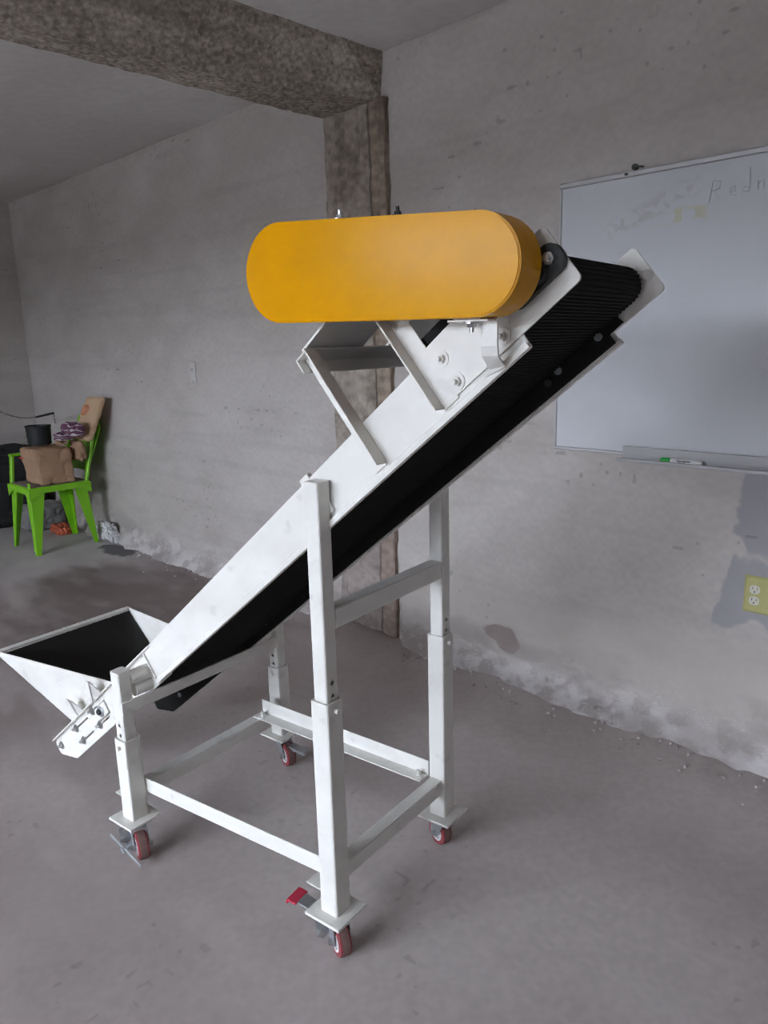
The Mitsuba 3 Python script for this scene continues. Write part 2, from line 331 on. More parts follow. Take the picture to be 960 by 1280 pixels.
def bolt_at(pos, axis, r=.009, washer=True):
    """hexagon nut with stud and washer, pointing along axis"""
    pos, axis = np.asarray(pos, float), np.asarray(axis, float)/np.linalg.norm(axis)
    ms = [cyl(pos, pos+axis*.008, r, 6), cyl(pos, pos+axis*.016, r*.55, 10)]
    if washer: ms.append(cyl(pos-axis*.002, pos+axis*.0022, r*1.75, 18))
    return trimesh.util.concatenate(ms)
VN, VF = .022, .433            # outer faces of the near and far side plates
S1 = 1.4284
for side, v0, v1, fl in ((0, VN, VN+.004, -1), (1, VF-.004, VF, 1)):
    out = VN if side == 0 else VF
    web = plate([(0, 0), (S1, 0), (S1, .118), (0, .1005)], v0, v1)
    lip = [slab(0, S1, -.003, .003, out+fl*.010, v1 if side == 0 else v0), slab(0, S1, -.003, .010, out+fl*.010, out+fl*.007, .001)]
    cadd('side_channel', [web]+lip)
# weld bead at the lower end of the near channel
cadd('weld_seam', sweep([sn(-.002+.002*math.sin(k*2.1), .004+k*.0032, VN-.002) for k in range(30)], [.0035+.0012*math.sin(k*1.7) for k in range(30)], 6), smooth=True)
tailp = [(-.742, .089), (-.7495, .0736), (-.7434, .0444), (-.654, -.004), (.06, -.004), (.06, .097), (-.72, .0975)]
slots = [sbox(-.56, .0235, -.47, .0295), sbox(-.565, .0705, -.47, .0765), sbox(-.40, .0235, -.34, .0295), sbox(-.43, .0755, -.385, .0815), sbox(-.405, .033, -.325, .079)]
for side in (0, 1):
    v0, v1 = (VN+.006, VN+.011) if side == 0 else (VF-.011, VF-.006)
    vo, ax = (v0, -1) if side == 0 else (v1, 1)
    t = cadd('tail_plate', plate(tailp, v0, v1, .003, slots))
    rim = slab(-.735, .04, .094, .099, vo, vo+ax*.014)
    add(t+'__edge_flange', mat(rim, (UM, O)), 'white_paint')
    for s, n in ((-.5563, .0265), (-.567, .0735), (-.4216, .0785), (-.415, .0265), (-.712, .066)):
        add(t+'__bolt', mat(bolt_at(sn(s, n, vo), (0, ax, 0), .008), (UM, O)), 'steel')
    b = add(t+'__bearing_block', mat([slab(-.400, -.328, .036, .076, vo+ax*.006, vo-ax*.02, .003)][0], (UM, O)), 'white_paint')
    add(t+'__bearing_race', mat(tm(cyl(sn(-.364, .056, vo+ax*.004), sn(-.364, .056, vo+ax*.011), .017, 24, c=.002)), (UM, O)), 'zinc', 30)
    add(t+'__shaft_end', mat(tm(cyl(sn(-.364, .056, vo), sn(-.364, .056, vo+ax*.018), .009, 16, c=.002)), (UM, O)), 'cast_black', 30)
# head brackets
headp = [(1.228, .022), (1.558, .024), (1.558, .131), (1.228, .126)]
for side in (0, 1):
    v0, v1 = (VN-.005, VN) if side == 0 else (VF-.012, VF-.006)
    hb = cadd('head_bracket', plate(headp, v0, v1, .009))
    vo, ax = (v0, -1) if side == 0 else (v0, -1)
    for s, n in ((1.2834, .0907), (1.2848, .0397), (1.400, .0432), (1.400, .092)) if side == 0 else ():
        add(hb+'__bolt', mat(bolt_at(sn(s, n, vo), (0, ax, 0), .0085), (UM, O)), 'white_paint')
    if side:
        add(hb+'__hub_cap', mat(tm(cyl(sn(1.5476, .0674, v0), sn(1.5476, .0674, v0-.009), .0105, 20, c=.002)), (UM, O)), 'white_paint', 30)
bp = Polygon([(1.44, .053), (1.561, .053), (1.561, .101), (1.44, .101)]).buffer(-.02).buffer(.02, quad_segs=8)
m = extrude(bp, .014); m.vertices[:, 2] += VN-.020
hs = cadd('flange_bearing', [mat(m, SM), cyl(sn(1.512, .078, VN-.018), sn(1.512, .078, VN-.032), .022, 28, r2=.019)], 'cast_black', 40, 'black cast flange bearing')
add(hs+'__bolt', mat(bolt_at(sn(1.540, .078, VN-.020), (0, -1, 0), .0105, False), (UM, O)), 'steel')
# rollers and belt
RC, RB, NT, NB = (1.499, .080), .033, .118, .042
TC = (-.364, .056)
cadd('head_roller', cyl(sn(*RC, .04), sn(*RC, .415), RB, 36), 'cast_black', 30)
cadd('head_shaft', cyl(sn(*RC, -.06), sn(*RC, .43), .011, 18), 'steel', 30)
cadd('tail_roller', cyl(sn(*TC, .045), sn(*TC, .41), .034, 36), 'steel', 30)
def belt_mesh(v0, v1):
    c0, r0, c1, r1 = np.array(TC), .038, np.array(RC), .037
    d = c1-c0; base = math.atan2(d[1], d[0]); path = []
    for a in np.linspace(-math.pi/2, math.pi/2, 40): path.append(c1+r1*np.array([math.cos(base+a), math.sin(base+a)]))
    top = np.linspace(path[-1], c0+r0*np.array([math.cos(base+math.pi/2), math.sin(base+math.pi/2)]), 260)[1:]
    path += list(top)
    for a in np.linspace(math.pi/2, 1.5*math.pi, 40)[1:]: path.append(c0+r0*np.array([math.cos(base+a), math.sin(base+a)]))
    path += list(np.linspace(path[-1], path[0], 260)[1:-1])
    ring = Polygon(path).buffer(0)
    # fine cross ribs on the carrying face
    L = ring.exterior.length; k = int(L/.0085); pts = []
    for i in range(k):
        for f, h in ((0, 0), (.42, 0), (.5, .0022), (.92, .0022)):
            t = (i+f)*L/k; q = np.array(ring.exterior.interpolate(t).coords[0]); e = np.array(ring.exterior.interpolate((t+.001) % L).coords[0])-q
            nrm = np.array([e[1], -e[0]])/np.linalg.norm(e)
            if not ring.exterior.is_ccw: nrm = -nrm
            pts.append(q+nrm*h)
    outer = Polygon(pts).buffer(0); inner = ring.buffer(-.004)
    m = extrude(outer.difference(inner), v1-v0); m.vertices[:, 2] += v0
    return mat(m, SM)
cadd('belt', belt_mesh(.044, .408), 'rubber', False, 'black ribbed rubber conveyor belt')
# black strips inside the far plate, and one along the near plate top
cadd('black_strip', plate([(1.418, .024), (1.458, .026), (1.452, .060), (1.418, .060)], VF-.020, VF-.013), 'rubber')  # carries the black area on to the head bracket
cadd('black_strip', slab(1.245, 1.45, .116, .150, VN+.006, VN+.014), 'rubber')
sk = cadd('black_strip', plate([(-.654, -.003), (1.4219, .003), (1.4219, .060), (-.738, .085), (-.742, .0445)], VF-.019, VF-.013), 'rubber', label='black strip inside the far side plate')
for s, n in ((1.4025, .035), (1.2917, .0356), (1.2585, .029), (.05, .03), (-.12, .03), (-.30, .03), (-.42, .03), (-.56, .03)):
    add(sk+'__bolt', mat(tm(cyl(sn(s, n, VF-.019), sn(s, n, VF-.026), .009, 14, c=.002)), (UM, O)), 'cast_black' if s > .1 and s < 1.28 else 'motor_grey', 30)
# ---- hopper over the tail
Lc, Tc, No, Fo = np.array([-.737, -.05, .42]), np.array([-.742, .458, .42]), np.array([-.20, .033, .42]), np.array([-.20, .412, .42])
Nb, Fb = np.array([-.447, .033, .208]), np.array([-.445, .412, .224])
def sheet(pts, t):
    """flat or folded sheet through the points, thickness t"""
    p = np.array(pts, float); nrm = np.cross(p[1]-p[0], p[2]-p[0]); nrm /= np.linalg.norm(nrm)
    return hull(np.vstack([p, p+nrm*t]))
H = 'hopper'
cadd(H+'__near_wall', hull(np.vstack([np.array([Lc, Lc-[0, -.004, .018], Nb, No])+[0, t, 0] for t in (0, .003)])))
cadd(H+'__far_wall', sheet([Tc, Fo, Fb], .003))
cadd(H+'__back_wall', sheet([Lc, Tc, Fb, Nb], -.003))
i1, i2 = .03, .012
def lerp(a, b, t): return a+(b-a)*t
bl = [lerp(Lc, Tc, .012)*1, lerp(Tc, Lc, .012), Fb*1, Nb*1]
bl[0] = lerp(bl[0], Nb, .045); bl[1] = lerp(bl[1], Fb, .045)
cadd(H+'__rubber_lining', sheet([bl[0], bl[3], bl[2], bl[1]], .004) if np.cross(bl[3]-bl[0], bl[2]-bl[0])[2] > 0 else sheet([bl[0], bl[1], bl[2], bl[3]], .004), 'hopper_rubber', label='black rubber lining')
def bar(a, b, w, h, up=(0, 0, 1), c=.001):
    """rectangular bar along a-b, w wide across and h high"""
    a, b = np.asarray(a, float), np.asarray(b, float); z = (b-a)/np.linalg.norm(b-a); y = np.asarray(up, float)-np.dot(up, z)*z; y /= np.linalg.norm(y); x = np.cross(y, z)
    m = cbox((-w/2, -h/2, 0), (w/2, h/2, np.linalg.norm(b-a)), c); m.vertices = m.vertices @ np.stack([x, y, z], 1).T + a
    return m
cadd(H+'__rim', [bar(Lc+[0, -.004, 0], Tc+[0, .004, 0], .026, .006), bar(Lc, No, .005, .006), bar(Tc, Fo, .005, .006)])
for p, q, r in (((-.287, .014, .338), (-.245, -.018, .432), (-.236, .016, .383)), ((-.390, .014, .266), (-.372, -.018, .336), (-.350, .016, .291))):
    p, q, r = np.array(p), np.array(q), np.array(r)
    cadd(H+'__gusset', [sheet([p, q, r], .003), hull([p+[d, t, 0] for d in (-.018, .002) for t in (-.003, 0)]+[q+[d, t, 0] for d in (-.014, .002) for t in (-.003, 0)])])
# ---- telescopic legs
LEG = {'L': (0, -.0598, .3491, .548), 'N': (.7024, 0, .640, 1.126), 'B': (.7024, .4575, .640, 1.10), 'F': (.0086, .5175, .3491, .548)}
def tube(cx, cy, z0, z1, w, t=.003, holes=(), cap=False):
    o = sbox(-w/2, -w/2, w/2, w/2).buffer(-.005).buffer(.005, quad_segs=3); poly = o.difference(o.buffer(-t))
    m = tm(extrude(poly, z1-z0))
    if holes:
        cs = Manifold(mi_mesh(m))
        for z, ax in holes:
            h = Manifold.cylinder(w*1.2, .0052, .0052, 16).rotate([90, 0, 0] if ax == 'v' else [0, 90, 0])
            h = h.translate([0, 0, z-z0] if ax == 'v' else [0, 0, z-z0])
            cs = cs-h
        m = tm(cs)
    ms = [m]
    if cap: ms.append(cbox((-w/2+.002, -w/2+.002, z1-z0-.003), (w/2-.002, w/2-.002, z1-z0+.0005), .001))
    m = trimesh.util.concatenate([tm(x) for x in ms]); m.vertices += [cx, cy, z0]; return m
def rot(a): return np.array([[math.cos(a), -math.sin(a), 0], [math.sin(a), math.cos(a), 0], [0, 0, 1]])
for k, (cu, cv, zl, zt) in LEG.items():
    leg = unique(C+'__leg'); tag(leg, {'L': 'short leg nearest the hopper', 'N': 'tall front leg', 'B': 'tall leg on the wall side', 'F': 'short leg on the wall side'}[k])
    def ladd(n, m, b='white_paint', s=False): return add(leg+'__'+n, mat(m, (UM, O)), b, s)
    face = 'v' if k in 'LF' else 'u'
    hz = [(zl+.012, face), (zl+.042, face)]
    ladd('outer_tube', tube(cu, cv, .105, zl, .051))
    ladd('inner_tube', tube(cu, cv, zl-.12, zt, .0393, .003, hz, True))
    ladd('base_plate', cbox((cu-.0525, cv-.0525, .097), (cu+.0525, cv+.0525, .105), .0015))
    ax = np.array([0, -1, 0.]) if face == 'v' else np.array([1., 0, 0])
    ladd('set_screw', cyl(np.array([cu, cv, zl-.022])+ax*.0255, np.array([cu, cv, zl-.022])+ax*.034, .006, 6))
# ---- casters
def caster(k, trail, ang, pedal=None, lever=False):
    """zinc swivel caster under leg k; the wheel axle points along ang (in the u, v plane), its centre at off from the leg"""
    cu, cv = LEG[k][:2]; key = unique(C+'__caster'); a = np.array([math.cos(ang), math.sin(ang), 0.]); f = np.array([-a[1], a[0], 0.]); w = np.array([cu, cv, .0385])+f*trail
    top = np.array([cu, cv, .09])
    def kadd(n, m, b, s=False, l=None):
        if isinstance(m, list): m = trimesh.util.concatenate([tm(x) for x in m])
        return add(key+'__'+n, mat(m, (UM, O)), b, s, l)
    R = align(a)
    prof = [(.022, -.0155), (.033, -.0155), (.0365, -.014), (.0385, -.010), (.0385, .010), (.0365, .014), (.033, .0155), (.022, .0155), (.022, -.0155)]
    m = trimesh.creation.revolve(prof[::-1], sections=40); m.vertices = m.vertices @ R.T + w
    kadd('tire', m, 'wheel_red', 30, 'red polyurethane tire')
    tr = trimesh.creation.revolve([(.0380, -.0105), (.0385, -.0095), (.0389, -.005), (.0389, .005), (.0385, .0095), (.0380, .0105)], sections=40); tr.vertices = tr.vertices @ R.T + w
    kadd('tread', tr, 'wheel_tread', 30)
    prof = [(.004, -.0165), (.012, -.0165), (.013, -.009), (.019, -.009), (.020, -.0160), (.0255, -.0160), (.0255, .0160), (.020, .0160), (.019, .009), (.013, .009), (.012, .0165), (.004, .0165), (.004, -.0165)]
    m = trimesh.creation.revolve(prof[::-1], sections=36); m.vertices = m.vertices @ R.T + w
    kadd('hub', m, 'wheel_core', 30)
    ms = [cbox((cu-.042, cv-.042, .0925), (cu+.042, cv+.042, .0965), .001), cyl(top-[0, 0, .012], top+[0, 0, .003], .026, 28)]
    kadd('top_plate', ms, 'zinc', 30)
    ms = []
    for s in (-1, 1):
        o = a*s*.0195
        b0, b1 = top+o+f*.034-[0, 0, .010], top+o-f*.034-[0, 0, .010]
        P = []
        for t in (0, .0022):
            for q, r in ((b0, 0), (b1, 0)): P.append(q+a*s*t)
            for x in np.linspace(0, 2*np.pi, 12, False): P.append(w+o+a*s*t+.012*(math.cos(x)*f+math.sin(x)*np.array([0, 0, 1])))
        ms.append(hull(P))
    ms.append(hull([top+a*x+f*y+[0, 0, z] for x in (-.0217, .0217) for y in (-.034, .034) for z in (-.012, -.008)]))
    kadd('fork', ms, 'zinc', 30)
    kadd('axle', [cyl(w-a*.031, w+a*.031, .0045, 12), cyl(w-a*.030, w-a*.022, .008, 6), cyl(w+a*.022, w+a*.030, .008, 6)], 'steel')
    if pedal is not None:
        d = np.array([math.cos(pedal), math.sin(pedal), 0]); e = np.array([-d[1], d[0], 0])
        q0, q1, q2 = top+[0, 0, -.015]+d*.02, top+[0, 0, -.006]+d*.075, top+[0, 0, .000]+d*.128
        kadd('brake_arm', [bar(q0, q1, .036, .003), bar(q1, lerp(q1, q2, .6), .036, .003)], 'zinc')
        kadd('brake_pedal', [bar(lerp(q1, q2, .52), q2, .050, .005), bar(q2+[0, 0, .001], q2+d*.004-[0, 0, .012], .050, .004, up=d)], 'pedal_red', l='red brake pedal')
    if lever or pedal is not None:
        s0 = top+a*.030+f*(.012 if lever else -.004)
        kadd('brake_bracket', hull([s0+a*x+f*t+[0, 0, z] for x, z in ((-.010, -.002), (.024, -.002), (.020, -.046), (.004, -.058), (-.010, -.048)) for t in (0, .003)]), 'zinc')
        kadd('brake_bolt', [cyl(s0+a*.012+f*.003-[0, 0, .036], s0+a*.012+f*.012-[0, 0, .036], .007, 6), cyl(s0+a*.004+f*.003-[0, 0, .014], s0+a*.004+f*.010-[0, 0, .014], .006, 6)], 'steel')
    if lever:
        q0, q1 = w-a*.034-f*.03+[0, 0, .012], w-a*.034+f*.06+[0, 0, -.014]
        q0, q1 = np.array([cu-.045, cv-.058, .056]), np.array([cu+.092, cv-.058, .014])
        kadd('brake_lever', [bar(q0, q1, .004, .010), cyl(q0*.55+q1*.45+[0, -.006, -.004], q0*.55+q1*.45+[0, .03, -.004], .009, 10)], 'zinc')
caster('N', .024, -2.05, pedal=math.pi+.1)
caster('L', .050, -1.98, lever=True)
caster('B', -.008, -1.95)
caster('F', .042, -1.93)
cadd('caster_004__brake_pedal' if False else 'caster_003__brake_arm', bar((LEG['F'][0]+.05, LEG['F'][1]-.01, .070), (LEG['F'][0]+.115, LEG['F'][1]+.0, .060), .030, .012), 'zinc')
# ---- frame rails
fr = lambda m, l=None: cadd('frame_rail', m, label=l)
fr([bar((.02, -.030, .193), (.685, -.024, .228), .004, .043), bar((.02, -.014, .174), (.685, -.010, .209), .030, .004)], 'low front rail between the two near legs')
fr(cbox((-.02, -.036, .156), (.02, .495, .198), .003), 'low cross rail at the hopper end')
fr(cbox((.683, .0245, .177), (.7215, .434, .219), .003), 'low cross rail at the tall end')
fr([bar((.005, .4415, .232), (.678, .4305, .243), .004, .046), bar((.002, .4215, .207), (.675, .4105, .2215), .042, .004)], 'angle iron rail on the wall side')
cadd('frame_rail_003__bolt', bolt_at((.655, .412, .223), (0, 0, 1), .009), 'white_paint')
cadd('frame_rail_003__bolt', bolt_at((.025, .420, .209), (0, 0, 1), .009), 'white_paint')
fr(cbox((.684, .0195, .800), (.722, .4385, .846), .003), 'upper cross rail between the tall legs')
fr([bar((.0235, -.081, .447), (.0235, .538, .441), .007, .034)], 'upper cross rail at the hopper end')
cadd('corner_tab', cbox((.626, -.018, .148), (.690, .034, .152), .001))
cadd('corner_tab', cbox((-.046, -.088, .172), (-.018, -.050, .176), .001))
# pivots between short legs and the tail plates
for v0, v1 in ((-.040, .030), (.420, .499)):
    cadd('pivot', [cyl((.0, v0, .515), (.0, v1, .515), .021, 26, c=.002)], smooth=30)
    cadd('pivot_block', cyl((.004, v0+.012 if v0 < 0 else v0, .478), (.004, v1 if v0 < 0 else v1-.012, .478), .018, 22, c=.002), smooth=30)
cadd('weld_tab', [slab(.86, .885, .02, .10, .016, .0225), slab(.838, .868, .095, .1225, VN-.002, VN+.012)])
# ---- drive: guard, struts, motor
gl, gr, rl, rr = np.array([.7155, 1.5285]), np.array([1.1285, 1.5115]), .0885, .0775
gp = shapely.union_all([Point(gl).buffer(rl, quad_segs=24), Point(gr).buffer(rr, quad_segs=24)]).convex_hull
GV = (np.array([[1, 0, 0], [0, 0, 1], [0, 1, 0.]]), np.zeros(3))     # polygon (u, z), extrusion -> v
def guard():
    back, front = -.020, -.090
    shell = extrude(gp.difference(gp.buffer(-.003)), front*-1+back-.003); shell.vertices[:, 2] += front+.003
    rim = extrude(gp.buffer(-.0015, quad_segs=16), .003); rim.vertices[:, 2] += front+.0015
    face = extrude(gp.buffer(-.003, quad_segs=16), .0035); face.vertices[:, 2] += front
    return [mat(x, GV) for x in (shell, rim, face)]
g = guard()
dg = cadd('drive_guard', g, 'yellow_paint', 30, 'yellow painted oblong drive guard')
add(dg+'__bolt', mat(tm(bolt_at((.838, -.055, 1.611), (0, 0, 1), .007)), (UM, O)), 'steel')
add(dg+'__bolt', mat(tm(bolt_at((.952, -.040, 1.605), (0, 0, 1), .006)), (UM, O)), 'cast_black')
for v, sgn in ((VN, -1), (VF, 1)):
    a = .034
    for s0, st, name in ((1.026, 1, 0), (1.229, -1, 1)):
        flat = slab(s0, s0+.035 if st > 0 else s0+.040, .017, .300, v+sgn*.004, v, .0008) if True else None
        ss = s0+.031 if st > 0 else s0
        stand = slab(ss, ss+.004, .020, .300, v+sgn*a, v, .0008)
        cadd('motor_strut', [flat, stand])
# folded channel and the two base strips under the motor
ch = [slab(1.020, 1.024, .268, .300, -.004, .44, .001), slab(1.020, 1.062, .296, .300, -.004, .44, .001)]
cadd('motor_channel', ch)
b1, b2 = sn(1.03, .302, 0), sn(1.30, .318, 0)
for v0, v1 in ((.0, .18), (.27, .44)):
    cadd('motor_base', hull([sn(s, nn+t, v) for s, nn in ((1.045, .302), (1.30, .310)) for t in (0, .005) for v in (v0, v1)]))
mc = sn(1.20, .375, 0)
mo = cadd('motor', [cyl(mc+[0, .06, 0], mc+[0, .27, 0], .050, 40, c=.006), slab(1.14, 1.26, .316, .345, .09, .24, .002)], 'motor_grey', 30, 'grey electric motor behind the guard')
add(mo+'__cooling_fins', mat(trimesh.util.concatenate([tm(bar(mc+[0, .08, 0]+.0525*np.array([math.cos(a), 0, math.sin(a)]), mc+[0, .24, 0]+.0525*np.array([math.cos(a), 0, math.sin(a)]), .003, .010, up=(math.cos(a), 0, math.sin(a)))) for a in np.linspace(0, 2*np.pi, 20, False)]), (UM, O)), 'motor_grey')
add(mo+'__shaft', mat(tm(cyl(mc+[0, -.03, 0], mc+[0, .07, 0], .012, 20)), (UM, O)), 'steel', 30)
# bracket that holds the guard on the channel
gb = []
chain = [(-.034, 1.434, 0, 0), (-.033, 1.390, 0, 0), (-.026, 1.374, -.002, 0), (.004, 1.352, -.006, .004), (.010, 1.338, -.016, .022)]
for (va, za, da, ea), (vb, zb, db, eb) in zip(chain, chain[1:]):
    gb.append(hull([(u+d, v+dv, z+(e if u > 1.12 else 0)) for (v, z, d, e) in ((va, za, da, ea), (vb, zb, db, eb)) for u in (1.108, 1.138) for dv in (0, .004)]))
bk = cadd('guard_bracket', gb)
add(bk+'__tab', mat(cbox((1.062, -.062, 1.4285), (1.137, -.026, 1.4325), .001), (UM, O)), 'white_paint')
add(bk+'__nut', mat(tm(bolt_at((1.100, -.048, 1.428), (0, 0, -1), .0075)), (UM, O)), 'steel')

# ------------------------------------------------------------------ whiteboard, marker, sockets
WB = (-1.53, .55, .992, 1.925)
tag('whiteboard', 'large white dry-erase board with an aluminium frame hung on the plaster wall', 'whiteboard')
x0, x1, z0, z1 = WB
add('whiteboard__panel', cbox((x0+.008, -.016, z0+.008), (x1-.008, -.004, z1-.008), .001), 'board_bsdf')
def bw(name, lo, hi, m='alu'): return add('whiteboard__'+name, cbox(lo, hi, .003), m)
bw('frame_rail', (x0, -.024, z1-.018), (x1, -.002, z1)); bw('frame_rail', (x0, -.022, z0), (x1, -.002, z0+.012))
bw('frame_rail', (x0, -.021, z0), (x0+.010, -.002, z1)); bw('frame_rail', (x1-.012, -.021, z0), (x1, -.002, z1))
TX = -1.245
tray = [cbox((TX, -.070, z0-.014), (x1-.3, -.002, z0-.008), .001), cbox((TX, -.072, z0-.014), (x1-.3, -.068, z0-.002), .001), cbox((TX, -.028, z0-.010), (x1-.3, -.023, z0+.034), .001)]
add('whiteboard__tray', tray, 'alu_dark')
add('whiteboard__hanger', [cyl((-1.258, -.012, 1.938), (-1.258, .0, 1.938), .010, 10), cbox((-1.285, -.026, 1.913), (-1.272, -.012, 1.921)), bar((-1.262, -.012, 1.938), (-1.225, -.014, 1.934), .006, .006)], 'ink')
# faint left-over handwriting, half wiped
wr = []
def stroke(pts): wr.append(sweep([(x, -.0163, z) for x, z in pts], .0018, 5))
X, Z = -1.005, 1.79
stroke([(X, Z), (X+.005, Z+.035), (X+.010, Z+.065)]); stroke([(X+.010, Z+.065), (X+.033, Z+.060), (X+.030, Z+.040), (X+.008, Z+.034)]); stroke([(X+.012, Z+.033), (X+.035, Z+.004)])
stroke([(X+.06, Z+.022), (X+.08, Z+.026), (X+.075, Z+.040), (X+.062, Z+.036), (X+.060, Z+.018), (X+.083, Z+.012)])
stroke([(X+.115, Z+.085), (X+.117, Z+.05), (X+.117, Z+.018)]); stroke([(X+.117, Z+.03), (X+.102, Z+.034), (X+.099, Z+.020), (X+.117, Z+.018)])
stroke([(X+.14, Z+.045), (X+.142, Z+.020)]); stroke([(X+.141, Z+.035), (X+.155, Z+.045), (X+.158, Z+.020)])
stroke([(X+.205, Z+.10), (X+.206, Z+.05), (X+.202, Z+.03)])
for w in wr: add('whiteboard__faint_pen_stroke', w, 'faint_ink')
mz, my = z0-.001, -.045
tag('marker', 'green capped white board marker lying in the whiteboard tray', 'marker')
add('marker__barrel', [cyl((-1.065, my, mz), (-.965, my, mz), .0085, 20, c=.001), cyl((-.967, my, mz), (-.958, my, mz), .0065, 16)], 'marker_white', 30)
add('marker__cap', [cyl((-1.097, my, mz), (-1.063, my, mz), .0098, 20, c=.002)], 'marker_green', 30, 'green cap')
add('marker__print', [cbox((-1.040, my-.0092, mz+.001), (-.995, my-.0070, mz+.0045), .0004), cbox((-1.036, my-.0092, mz-.005), (-1.012, my-.0068, mz-.002), .0004)], 'ink')
# duplex socket on an olive plate
tag('wall_socket', 'olive yellow socket plate with two white outlets in grey mortar on the wall', 'outlet')
add('wall_socket__plate', hull(np.vstack([cbox((-.812, -.004, .514), (-.668, .002, .637), .001).vertices, cbox((-.807, -.009, .519), (-.673, .0, .632), .002).vertices])), 'olive_plate')
for zc in (.594, .557):
    pl = Point(0, 0).buffer(.0165, quad_segs=8).intersection(sbox(-.0155, -.0135, .0155, .0135)).union(Point(0, 0).buffer(.0145))
    m = extrude(pl, .004); m = mat(m, (np.array([[1, 0, 0], [0, 0, -1], [0, 1, 0.]]), np.array([-.777, -.008, zc])))
    o = add('wall_socket__outlet', m, 'socket_ivory')
    add(o+'__slots', [cbox((-.7845, -.0124, zc+.000), (-.7825, -.011, zc+.009), .0003), cbox((-.7715, -.0124, zc+.001), (-.7695, -.011, zc+.008), .0003), cyl((-.777, -.0124, zc-.007), (-.777, -.011, zc-.007), .0025, 10)], 'ink')
add('wall_socket__blank_insert', cbox((-.735, -.0125, .533), (-.700, -.008, .618), .002), 'olive_plate')
tag('wall_switch', 'narrow pale switch plate on the wall between the chair and the column', 'switch')
add('wall_switch__plate', cbox((-4.098, -.008, 1.188), (-4.038, .001, 1.315), .003), 'switch_white')
add('wall_switch__toggle', [cbox((-4.078, -.015, 1.262), (-4.058, -.006, 1.277), .002)], 'alu_dark')
add('wall_switch__screw', [cyl((-4.068, -.0095, 1.199), (-4.068, -.004, 1.199), .006, 10)], 'alu_dark')

# ------------------------------------------------------------------ green armchair and what lies on it
CX, CYC = -5.52, -.375         # middle of the feet
tag('plastic_chair', 'bright green plastic armchair in the corner, piled with paper sacks', 'chair')
def ch_add(n, m, b='chair_green', s=40, l=None): return add('plastic_chair__'+n, m, b, s, l)
SZ = .475
def leg_mesh(fx, fy, tx, ty, ztop):
    """tapering L-section leg, wide at the seat"""
    sx, sy = np.sign(tx-CX), np.sign(ty-CYC); ms = []
    for wide, ax in ((.105, 0), (.095, 1)):
        P = []
        for (x, y, z, w) in ((fx, fy, 0, .030), (tx, ty, ztop, wide)):
            d = np.array([-sx, 0, 0]) if ax == 0 else np.array([0, -sy, 0]); e = np.array([0, -sy, 0]) if ax == 0 else np.array([-sx, 0, 0])
            for a in (0, w):
                for t in (0, .006): P.append(np.array([x, y, z])+d*a+e*t)
        ms.append(hull(P))
    return trimesh.util.concatenate(ms)
FEET = [(-5.300, -.610, -5.335, -.585), (-5.740, -.610, -5.705, -.585), (-5.745, -.140, -5.690, -.190), (-5.350, -.140, -5.350, -.190)]
for fx, fy, tx, ty in FEET: ch_add('leg', leg_mesh(fx, fy, tx, ty, SZ-.01), s=False)
ch_add('seat', rbox((-5.715, -.600, SZ-.022), (-5.325, -.165, SZ), .010), s=30)
def arch(x0, x1, drop, y0, y1, along_x=True):
    """seat apron with a flat arch between two legs"""
    L = x1-x0; t = np.linspace(0, 1, 15); P = [(0, 0), (0, -drop*2.2)]+[(L*(.16+.68*k), -drop+.0-(.0 if 0 < k < 1 else drop*.3)) for k in t]+[(L, -drop*2.2), (L, 0)]
    m = extrude(Polygon(P).buffer(0), y1-y0)
    M = np.array([[1, 0, 0], [0, 0, 1], [0, 1, 0.]]) if along_x else np.array([[0, 0, 1], [1, 0, 0], [0, 1, 0.]])
    return mat(m, (M, np.array([x0, y0, SZ-.006]) if along_x else np.array([y0, x0, SZ-.006])))
ap = [arch(-5.722, -5.318, .040, -.606, -.600), arch(-5.702, -5.338, .036, -.176, -.170), arch(-.606, -.165, .036, -5.722, -5.716, False), arch(-.606, -.165, .036, -5.324, -5.318, False)]
ch_add('seat_apron', ap, s=False)
ch_add('dusty_seat_face', rbox((-5.70, -.585, SZ-.004), (-5.34, -.18, SZ+.003), .003), 'chair_dust', l='brown dusty seat face')
# curved backrest
def back_mesh():
    xs, zs = np.linspace(-1, 1, 22), np.linspace(0, 1, 14); V = []
    for t in (0, .008):
        for z in zs:
            for x in xs:
                hw = .175+.03*z
                zz = SZ+.06+z*.40-.09*max(0, abs(x)-.55)**2/.2*z
                yy = -.175+.115*z+.03*(1-x*x)+t
                V.append((-5.515+x*hw, yy, zz))
    n = len(xs); k = len(xs)*len(zs); Fq = []
    for s in (0, 1):
        for i in range(len(zs)-1):
            for j in range(n-1):
                q = [s*k+i*n+j, s*k+i*n+j+1, s*k+(i+1)*n+j+1, s*k+(i+1)*n+j]; Fq.append(q if s == 0 else q[::-1])
    b = [j for j in range(n)]+[(i+1)*n-1 for i in range(1, len(zs))]+[(len(zs)-1)*n+j for j in range(n-2, -1, -1)]+[i*n for i in range(len(zs)-2, 0, -1)]
    for a, c in zip(b, b[1:]+b[:1]): Fq.append([a+k, c+k, c, a])
    m = tm((np.array(V), np.array(Fq))); m.fix_normals(); return m
ch_add('backrest', back_mesh())
ch_add('back_post', [bar((-5.695, -.19, SZ-.02), (-5.715, -.10, .86), .03, .02, up=(0, 1, 0), c=.004)], s=False)
ch_add('back_post', [bar((-5.345, -.19, SZ-.02), (-5.318, -.10, .86), .03, .02, up=(0, 1, 0), c=.004)], s=False)
ch_add('armrest', [bar((-5.715, -.575, SZ-.02), (-5.735, -.545, .668), .045, .022, up=(0, 1, 0), c=.004), bar((-5.735, -.565, .668), (-5.725, -.13, .690), .048, .018, c=.005)], s=False)
